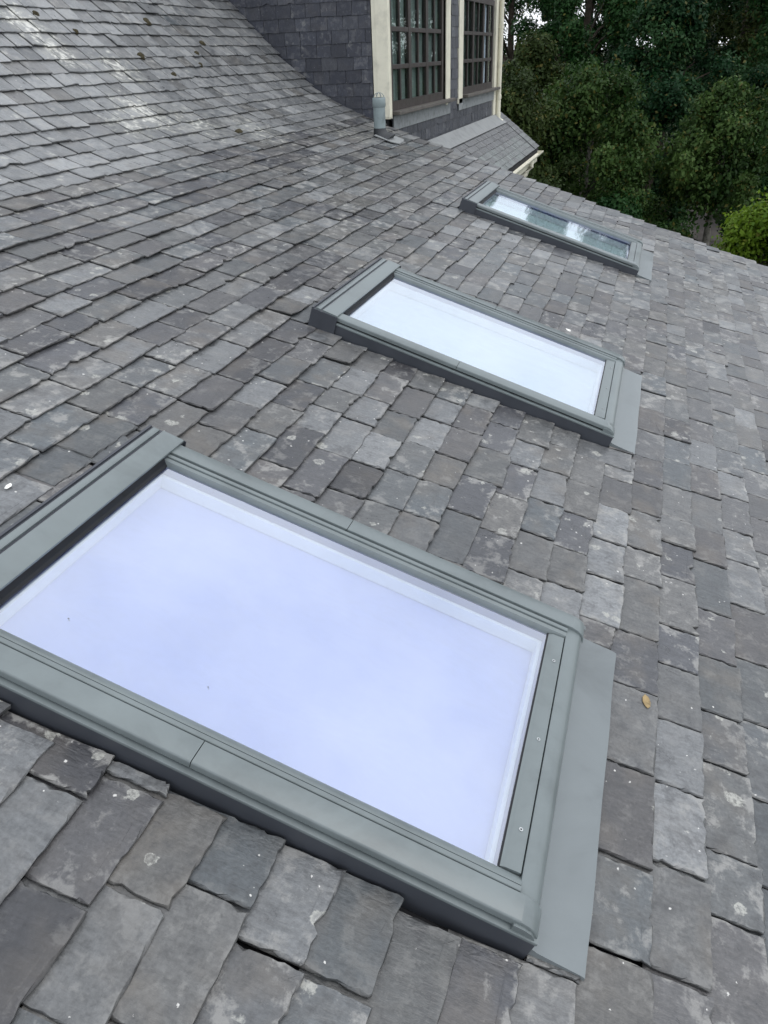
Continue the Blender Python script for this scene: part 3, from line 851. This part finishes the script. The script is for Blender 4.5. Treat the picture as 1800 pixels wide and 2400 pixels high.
def gutter(b):
    n = 9
    out = [(LX1 + 0.035 + 0.062 * math.cos(math.pi + math.pi * i / n), lz(LX1) - 0.055 + 0.062 * math.sin(math.pi + math.pi * i / n)) for i in range(n + 1)]
    inn = [(LX1 + 0.035 + 0.055 * math.cos(math.pi + math.pi * i / n), lz(LX1) - 0.055 + 0.055 * math.sin(math.pi + math.pi * i / n)) for i in range(n, -1, -1)]
    b.extrude(out + inn, 1, 8.6, 13.9)
g = LR('gutter', M['cream'], gutter, smooth=True)
LR('gutter_end', M['cream'], lambda b: b.extrude([(LX1 + 0.035 + 0.06 * math.cos(math.pi + math.pi * i / 9), lz(LX1) - 0.055 + 0.06 * math.sin(math.pi + math.pi * i / 9)) for i in range(10)], 1, 13.9, 13.905), g)
LR('gutter_outlet', M['cream'], lambda b: b.tube([(LX1 + 0.035, 12.9, lz(LX1) - 0.10), (LX1 + 0.035, 12.9, lz(LX1) - 0.20), (LX1 - 0.03, 12.86, lz(LX1) - 0.30), (LX1 - 0.12, 12.8, lz(LX1) - 0.38)], [0.042] * 4, 12), g, smooth=True)

# ------------------------------------------------------------------ downpipe, vent pipe
dp = tag(empty('downpipe', (-1.345, 13.36, 0.06)), 'tall cream downpipe fixed to the far corner of the dormer', 'downpipe')
def tubeobj(name, mat, pts, rad, parent, origin, seg=16, smooth=True):
    mb = MB(); mb.tube([tuple(p[i] - origin[i] for i in range(3)) for p in pts], rad, seg)
    ob = mb.build(name, mat, parent)
    return auto_smooth(ob, 45) if smooth else ob
O = (-1.345, 13.36, 0.06)
tubeobj('pipe', M['cream'], [(-1.335, 13.36, 2.7), (-1.335, 13.36, 0.20)], [0.036, 0.036], dp, O)
tubeobj('pipe_shoe', M['cream'], [(-1.335, 13.36, 0.22), (-1.335, 13.36, 0.14), (-1.32, 13.37, 0.10), (-1.27, 13.38, 0.07)], [0.041, 0.041, 0.041, 0.043], dp, O)
for zz in (0.42, 1.42):
    tubeobj('pipe_collar', M['cream'], [(-1.335, 13.36, zz), (-1.335, 13.36, zz + 0.06)], [0.043, 0.043], dp, O)
    mb = MB(); mb.box(-1.40 - O[0], -1.34 - O[0], 13.35 - O[1], 13.37 - O[1], zz + 0.01 - O[2], zz + 0.05 - O[2]); mb.build('bracket', M['cream'], dp)

VY, VX = 6.80, -1.262
VZ = float(np.interp(-VX, -_ys, _z))
vp = tag(empty('vent_pipe', (VX, VY, VZ)), 'pale blue-grey vent pipe with wire-topped cap rising through the slates by the dormer corner', 'vent pipe')
tubeobj('pipe', M['vent'], [(VX, VY, VZ + 0.02), (VX, VY, VZ + 0.285)], [0.057, 0.057], vp, (VX, VY, VZ), 24)
cap = tubeobj('cap', M['vent'], [(VX, VY, VZ + 0.262), (VX, VY, VZ + 0.270), (VX, VY, VZ + 0.335), (VX, VY, VZ + 0.345), (VX, VY, VZ + 0.345), (VX, VY, VZ + 0.300)], [0.057, 0.063, 0.063, 0.059, 0.050, 0.048], vp, (VX, VY, VZ), 24)
for k in range(4):
    t = math.pi * k / 4
    pts = [(VX + 0.054 * math.cos(q) * math.cos(t), VY + 0.054 * math.cos(q) * math.sin(t), VZ + 0.340 + 0.045 * math.sin(q)) for q in np.linspace(0, math.pi, 9)]
    tubeobj('guard_wire', M['vent'], pts, [0.0028] * 9, cap, (VX, VY, VZ), 6)
tubeobj('lead_boot', M['boot'], [(VX + 0.06, VY, VZ - 0.045), (VX + 0.012, VY, VZ + 0.012), (VX, VY, VZ + 0.055), (VX, VY, VZ + 0.085)], [0.115, 0.076, 0.063, 0.059], vp, (VX, VY, VZ), 24)
mb = MB()
pl = [(6.68, -1.36), (6.67, -1.18), (6.72, -1.11), (6.88, -1.115), (7.00, -1.15), (6.99, -1.24), (6.93, -1.36)]
n = len(pl)
for (a, s) in pl: p = on_roof(a, s, 0.027); mb.v.append((p[0] - VX, p[1] - VY, p[2] - VZ))
for (a, s) in pl: p = on_roof(a, s, 0.020); mb.v.append((p[0] - VX, p[1] - VY, p[2] - VZ))
mb.f = [tuple(range(n)), tuple(range(2 * n - 1, n - 1, -1))] + [(i, n + i, n + (i + 1) % n, (i + 1) % n) for i in range(n)]
mb.build('flashing_plate', M['lead'], vp)

# ------------------------------------------------------------------ small things lying on the slates
def lump(name, y, s, r_, mat, label, cat, group, seed, flat=0.7):
    rr = random.Random(seed)
    mb = MB()
    p = Vector(on_roof(y, s, 0.012))
    N, S = 9, 6
    mb.v.append((0, 0, r_ * flat))
    ph = [rr.uniform(0.75, 1.25) for _ in range(N)]
    for i in range(1, S):
        t = math.pi * 0.62 * i / (S - 1)
        for k in range(N):
            q = r_ * math.sin(t) * ph[k] * rr.uniform(0.88, 1.12)
            mb.v.append((q * math.cos(2 * math.pi * k / N), q * math.sin(2 * math.pi * k / N) * 1.2, r_ * flat * math.cos(t) * rr.uniform(0.85, 1.15)))
    mb.f = [(0, 1 + k, 1 + (k + 1) % N) for k in range(N)]
    for i in range(S - 2):
        for k in range(N):
            mb.f.append((1 + i * N + k, 1 + (i + 1) * N + k, 1 + (i + 1) * N + (k + 1) % N, 1 + i * N + (k + 1) % N))
    o = mb.build(name, mat, smooth=True)
    o.location = p
    x, z, nx, nz = prof(s)
    o.rotation_euler = (0, math.atan2(nx, nz), 0)
    return tag(o, label, cat, group)
MOSS = [(5.51, -3.21, 0.034), (4.45, -3.09, 0.022), (4.95, -2.85, 0.032), (6.08, -2.98, 0.028), (5.81, -2.87, 0.028), (5.68, -2.74, 0.026), (5.13, -2.65, 0.024), (4.20, -3.24, 0.026)]
MOSSL = ['largest brown moss clump high on the steep slates, near the picture top', 'small brown moss clump high on the steep slates, second from the left edge', 'brown moss clump low on the steep slates, below the small high one',
         'brown moss clump on the steep slates nearest the dormer cheek', 'upper of two close moss clumps in the middle of the steep slates', 'lower of two close moss clumps in the middle of the steep slates',
         'lowest little moss clump on the steep slates', 'brown moss clump on the steep slates nearest the left edge, beside pale mortar']
for i, (y, s, r_) in enumerate(MOSS):
    lump('moss_clump', y, s, r_, M['moss'], MOSSL[i], 'moss', 'moss clumps on the steep slope', 40 + i)
lump('moss_clump', 4.95, -1.91, 0.032, M['moss'], 'round brown moss clump alone below the steep slope, left of the vent pipe', 'moss', 'moss clumps on the steep slope', 60)

def flake(name, y, s, pts, mat, label, cat, curl=0.006, h=0.016):
    mb = MB()
    n = len(pts)
    cx = sum(p[0] for p in pts) / n; cy = sum(p[1] for p in pts) / n
    for dz in (0.0015, 0.0):
        mb.v += [(u, v, dz + curl * ((u / 0.03) ** 2 + (v / 0.03) ** 2) * 0.5) for u, v in pts] + [(cx, cy, dz)]
    mb.f = [(i, (i + 1) % n, n) for i in range(n)] + [(n + 1 + (i + 1) % n, n + 1 + i, 2 * n + 1) for i in range(n)] + [(i, n + 1 + i, n + 1 + (i + 1) % n, (i + 1) % n) for i in range(n)]
    o = mb.build(name, mat, smooth=False)
    o.location = on_roof(y, s, h)
    x, z, nx, nz = prof(s)
    o.rotation_euler = (0, math.atan2(nx, nz), 0)
    return tag(o, label, cat)
flake('fallen_leaf', 0.718, 1.572, [(-0.006, 0.024), (-0.012, 0.012), (-0.011, -0.006), (-0.004, -0.020), (0.004, -0.026), (0.011, -0.016), (0.012, 0.002), (0.006, 0.018)], M['yellowleaf'], 'small dry yellow leaf on a slate beside the nearest skylight', 'leaf')
flake('bird_dropping', 3.464, 1.038, [(-0.045, 0.014), (-0.035, -0.006), (-0.01, -0.014), (0.02, -0.016), (0.045, -0.010), (0.050, 0.004), (0.02, 0.008), (-0.015, 0.018)], M['white'], 'white bird dropping on the slates between the second and third skylights', 'dropping', 0.0, 0.0125)
flake('stone_chip', 0.457, -0.293, [(-0.005, 0.015), (-0.007, 0.0), (-0.002, -0.014), (0.005, -0.011), (0.006, 0.005), (0.001, 0.013)], M['white'], 'white stone chip on the slates above the nearest skylight hood', 'stone chip', 0.002, 0.014)

# ------------------------------------------------------------------ ground, path
GZ = -7.5
def sheet(name, pts, z, mat):
    mb = MB(); n = len(pts)
    mb.v = [(x, y, z) for x, y in pts]; mb.f = [tuple(range(n))]
    return tag(mb.build(name, mat), kind='structure')
mb = MB()
GN = 60
gx = np.sign(np.linspace(-1, 1, GN)) * np.abs(np.linspace(-1, 1, GN)) ** 2.2 * 900
hr = np.random.default_rng(3)
for j in range(GN):
    for i in range(GN):
        x, y = gx[i], 30 + gx[j]
        far = max(0.0, (math.hypot(x, y - 20) - 75) / 120)
        mb.v.append((x, y, GZ + min(6, 3 * far)))
mb.f = [(j * GN + i, j * GN + i + 1, (j + 1) * GN + i + 1, (j + 1) * GN + i) for j in range(GN - 1) for i in range(GN - 1)]
tag(mb.build('ground', M['ground']), kind='structure')
def strip(name, cl, wd, z, mat):
    mb = MB(); n = len(cl)
    for i, (x, y) in enumerate(cl):
        x0, y0 = cl[max(i - 1, 0)]; x1, y1 = cl[min(i + 1, n - 1)]
        dx, dy = x1 - x0, y1 - y0; q = math.hypot(dx, dy)
        mb.v += [(x - dy / q * wd / 2, y + dx / q * wd / 2, z), (x + dy / q * wd / 2, y - dx / q * wd / 2, z)]
    mb.f = [(2 * i, 2 * i + 1, 2 * i + 3, 2 * i + 2) for i in range(n - 1)]
    return tag(mb.build(name, mat), kind='structure')
strip('path', [(8.0, 36.0), (5.5, 40.0), (4.2, 44.0), (3.8, 48.0), (4.2, 52.0), (6.0, 57.0), (9.0, 62.0)], 2.0, GZ + 0.02, M['path'])
sheet('lawn', [(2.6 + 0.75 * math.cos(t) * (1 + 0.15 * math.sin(3 * t)), 46.6 + 3.0 * math.sin(t)) for t in np.linspace(0, 2 * math.pi, 24, endpoint=False)], GZ + 0.012, M['lawn'])

# ------------------------------------------------------------------ trees
def leaf_material(name, dark, light, trans):
    mt = bpy.data.materials.new(name); mt.use_nodes = True
    nt = mt.node_tree; nt.nodes.clear(); w = NT(nt)
    out = w.n('ShaderNodeOutputMaterial')
    at = w.n('ShaderNodeAttribute'); at.attribute_name = 'rnd'
    sep = w.n('ShaderNodeSeparateColor'); w.link(at.outputs['Color'], sep.inputs[0])
    col = w.mix(sep.outputs[0], (*dark, 1), (*light, 1))
    col = w.mix(w.math('MULTIPLY', w.rng(sep.outputs[1], 0.93, 0.97), 0.5), col, (0.16, 0.12, 0.03, 1))
    bs = w.n('ShaderNodeBsdfPrincipled')
    w.link(col, bs.inputs['Base Color'])
    bs.inputs['Roughness'].default_value = 0.5
    bs.inputs['Specular IOR Level'].default_value = 0.12
    tr = w.n('ShaderNodeBsdfTranslucent'); w.link(col, tr.inputs['Color'])
    ms = w.n('ShaderNodeMixShader'); ms.inputs[0].default_value = trans
    w.link(bs.outputs[0], ms.inputs[1]); w.link(tr.outputs[0], ms.inputs[2])
    w.link(ms.outputs[0], out.inputs['Surface'])
    return mt
LM = {'dark': leaf_material('dark_leaves', (0.007, 0.033, 0.008), (0.026, 0.070, 0.018), 0.25),
      'birch': leaf_material('birch_leaves', (0.018, 0.046, 0.010), (0.064, 0.112, 0.028), 0.3),
      'olive': leaf_material('olive_leaves', (0.020, 0.036, 0.009), (0.050, 0.074, 0.020), 0.3),
      'blue': leaf_material('deep_green_leaves', (0.008, 0.035, 0.012), (0.028, 0.070, 0.024), 0.25),
      'lime': leaf_material('yellow_green_leaves', (0.045, 0.100, 0.007), (0.150, 0.235, 0.020), 0.35)}

def tree(name, x, y, top, rad, cbase, mat, nleaf, seed, label, group, leaf=0.10, droop=0.5, nclump=70, bark='bark', lean=0.0, density=1.0):
    """tapered trunk with limbs; the crown is many small leaves in drooping sprays gathered round limb ends"""
    g = np.random.default_rng(seed)
    root = tag(empty(name, (x, y, GZ)), label, 'tree', group)
    H = top - GZ
    hb = cbase - GZ
    mb = MB()
    n = 9
    tp = [(lean * (i / n) ** 2 + g.normal() * 0.05 * i / n, g.normal() * 0.05 * i / n, H * 0.93 * i / n) for i in range(n + 1)]
    r0 = 0.022 * H + 0.05
    mb.tube(tp, [r0 * (1 - 0.93 * (i / n) ** 0.8) * (1.35 if i == 0 else 1) for i in range(n + 1)], 9)
    # clump centres spread through the crown, denser near its surface
    cen = []
    ch = H - hb
    while len(cen) < nclump:
        u = g.uniform(0, 1)
        wz = hb + ch * (0.04 + 0.94 * u)
        env = rad * (math.sin(math.pi * min(1, max(0, (0.06 + 0.94 * u))) ** 0.75) ** 0.65) * (1 + 0.22 * math.sin(3 * u * 6.28 + seed))
        a = g.uniform(0, 2 * math.pi)
        env *= 1 + 0.18 * math.sin(2 * a + seed) + 0.14 * math.sin(5 * a + 1.7 * seed)
        q = env * math.sqrt(g.uniform(0.12, 1.0))
        cen.append((q * math.cos(a) + lean * (wz / H) ** 2, q * math.sin(a), wz))
    cen = np.array(cen)
    for c in cen[:: max(1, nclump // 26)]:
        z0 = max(hb * 0.75, c[2] - 0.55 * math.hypot(c[0], c[1]) - 0.3)
        z0 = min(z0, H * 0.88)
        k = z0 / (H * 0.93) * n
        i0 = min(int(k), n - 1)
        b0 = np.array(tp[i0]) + (np.array(tp[i0 + 1]) - np.array(tp[i0])) * (k - i0)
        m1 = b0 * 0.5 + c * 0.5 + np.array([0, 0, 0.25])
        rr = r0 * 0.32 * (1 - z0 / H) + 0.02
        mb.tube([tuple(b0), tuple(m1), tuple(c)], [rr, rr * 0.6, rr * 0.18], 6, cap=False)
    tr = mb.build('trunk', M[bark], root, fix=False, smooth=True)
    # leaves
    N = nleaf
    ci = g.integers(0, nclump, N)
    csz = (rad * 0.12 + 0.20) * g.uniform(0.6, 1.5, nclump)
    off = g.normal(size=(N, 3)); off /= np.linalg.norm(off, axis=1, keepdims=True) + 1e-6
    off *= (g.uniform(0, 1, N) ** 0.45)[:, None]
    off *= csz[ci][:, None] * np.array([1.05, 1.05, 0.72])
    hang = g.uniform(0, 1, N) ** 2.2 * droop * csz[ci] * 2.0
    pos = cen[ci] + off
    pos[:, 2] -= hang
    ok = pos[:, 2] > 0.05
    pos, ci, off = pos[ok], ci[ok], off[ok]
    N = len(pos)
    nrm = 0.55 * g.normal(size=(N, 3)) + np.array([0, 0, 0.7]) + 0.9 * off / (csz[ci][:, None])
    nrm /= np.linalg.norm(nrm, axis=1, keepdims=True)
    t1 = np.cross(nrm, g.normal(size=(N, 3))); t1 /= np.linalg.norm(t1, axis=1, keepdims=True) + 1e-9
    t1[:, 2] -= droop * 0.5
    t2 = np.cross(nrm, t1)
    sz = leaf * g.uniform(0.6, 1.35, N)[:, None]
    a = pos - t1 * sz * 0.55; c = pos + t1 * sz * 0.55
    b = pos + t2 * sz * 0.33; d = pos - t2 * sz * 0.33
    V = np.empty((N * 4, 3), np.float32)
    V[0::4], V[1::4], V[2::4], V[3::4] = a, b, c, d
    me = bpy.data.meshes.new('crown')
    me.vertices.add(N * 4); me.loops.add(N * 4); me.polygons.add(N)
    me.vertices.foreach_set('co', V.ravel())
    me.loops.foreach_set('vertex_index', np.arange(N * 4, dtype=np.int32))
    me.polygons.foreach_set('loop_start', np.arange(0, N * 4, 4, dtype=np.int32))
    me.update(calc_edges=True)
    cl = np.clip(g.normal(0.42, 0.32, nclump), 0, 1)
    col = np.ones((N, 4), np.float32)
    col[:, 0] = np.clip(cl[ci] + g.normal(0, 0.14, N), 0, 1)
    col[:, 1] = g.uniform(0, 1, N)
    at = me.attributes.new('rnd', 'FLOAT_COLOR', 'POINT')
    at.data.foreach_set('color', np.repeat(col, 4, axis=0).ravel())
    me.materials.append(LM[mat])
    o = bpy.data.objects.new('crown', me); COL.objects.link(o); o.parent = root
    return root

GB = 'trees of the wood beyond the house'
# name, x, y, top z, radius, crown base z, leaves, count, seed, label
tree('birch_tree', -1.0, 29.0, 0.85, 3.0, -6.4, 'birch', 60000, 21, 'rounded birch with drooping olive sprays standing foremost, centre of the wood', GB, 0.11, 0.9, 110, 'palebark')
tree('birch_tree', 3.35, 29.5, 0.0, 1.9, -3.4, 'birch', 34000, 22, 'smaller birch with a light drooping crown to the right of the foremost rounded birch', GB, 0.11, 0.9, 70, 'palebark')
tree('broadleaf_tree', -3.5, 27.0, 0.9, 2.2, -6.6, 'olive', 40000, 23, 'brownish olive tree rising right behind the cream gutter', GB, 0.11, 0.6, 80)
tree('broadleaf_tree', 0.3, 26.5, -2.8, 1.7, -7.3, 'dark', 36000, 24, 'low dark tree just above the verge below the birches', GB, 0.11, 0.5, 60)
tree('broadleaf_tree', -2.0, 24.0, -2.6, 1.8, -7.3, 'dark', 32000, 25, 'low dark tree beside the lower roof end, behind the cream gutter end', GB, 0.11, 0.5, 60)
tree('broadleaf_tree', 6.2, 33.0, 0.5, 2.2, -7.0, 'dark', 42000, 26, 'dark tree at the picture edge above the yellow-green tree', GB, 0.12, 0.5, 70)
tree('broadleaf_tree', 1.0, 38.0, 3.2, 3.0, -6.6, 'blue', 56000, 27, 'deep green tree behind and between the two birches', GB, 0.14, 0.5, 100)
tree('broadleaf_tree', -4.2, 36.0, 1.6, 2.4, -6.6, 'olive', 40000, 28, 'olive tree behind the gutter, below the bright gap of sky', GB, 0.13, 0.7, 70)
tree('broadleaf_tree', -7.2, 48.0, 9.5, 3.3, -6.5, 'blue', 42000, 29, 'tall thin-crowned tree with sky showing through, beside the downpipe', GB, 0.15, 0.5, 70)
tree('broadleaf_tree', -3.0, 46.0, 10.5, 3.6, -6.8, 'dark', 85000, 30, 'tall dark tree to the right of the bright gap of sky', GB, 0.16, 0.5, 130)
tree('broadleaf_tree', 1.2, 50.0, 11.5, 4.0, -6.8, 'blue', 76000, 31, 'tall deep green tree behind the foremost birch, at the picture top', GB, 0.16, 0.5, 140)
tree('broadleaf_tree', 5.2, 55.0, 12.0, 4.2, -4.0, 'olive', 70000, 32, 'tall olive tree above the tarmac path, at the picture top', GB, 0.17, 0.8, 140)
tree('broadleaf_tree', 8.8, 47.0, 11.0, 4.0, -6.8, 'dark', 70000, 33, 'tall dark tree at the upper right corner of the wood', GB, 0.16, 0.5, 130)
tree('broadleaf_tree', 6.2, 40.5, 3.0, 2.2, -6.0, 'blue', 40000, 34, 'deep green tree standing before the tall trees, right of the path', GB, 0.13, 0.5, 70)
tree('broadleaf_tree', -14.0, 60.0, 3.0, 4.6, -6.8, 'dark', 36000, 37, 'far tree whose top shows faintly behind the thin-crowned tree', GB, 0.2, 0.5, 80)
tree('broadleaf_tree', -4.2, 62.0, 9.0, 3.6, -6.8, 'dark', 60000, 39, 'far dark tree closing the wood behind the olive trees', GB, 0.2, 0.5, 110)
tree('broadleaf_tree', 4.0, 66.0, 9.0, 5.4, -7.2, 'blue', 60000, 38, 'far deep green tree closing the wood behind the path', GB, 0.22, 0.4, 120)
tree('broadleaf_tree', 12.0, 60.0, 12.0, 5.0, -6.8, 'olive', 44000, 36, 'far olive tree at the right edge behind the tall dark corner tree', GB, 0.2, 0.5, 90)
tree('lime_tree', 3.72, 17.5, -1.80, 1.75, -6.8, 'lime', 42000, 35, 'bright yellow-green leafy tree at the right edge above the roof verge', GB, 0.085, 0.6, 60)
tree('broadleaf_tree', -3.4, 41.0, 3.4, 2.4, -6.8, 'dark', 40000, 41, 'dark tree of middle height between the olive tree and the tall dark tree', GB, 0.14, 0.6, 70)
tree('broadleaf_tree', -1.0, 34.0, -0.8, 2.2, -7.0, 'dark', 36000, 42, 'dark tree half hidden behind the foremost rounded birch', GB, 0.13, 0.5, 60)
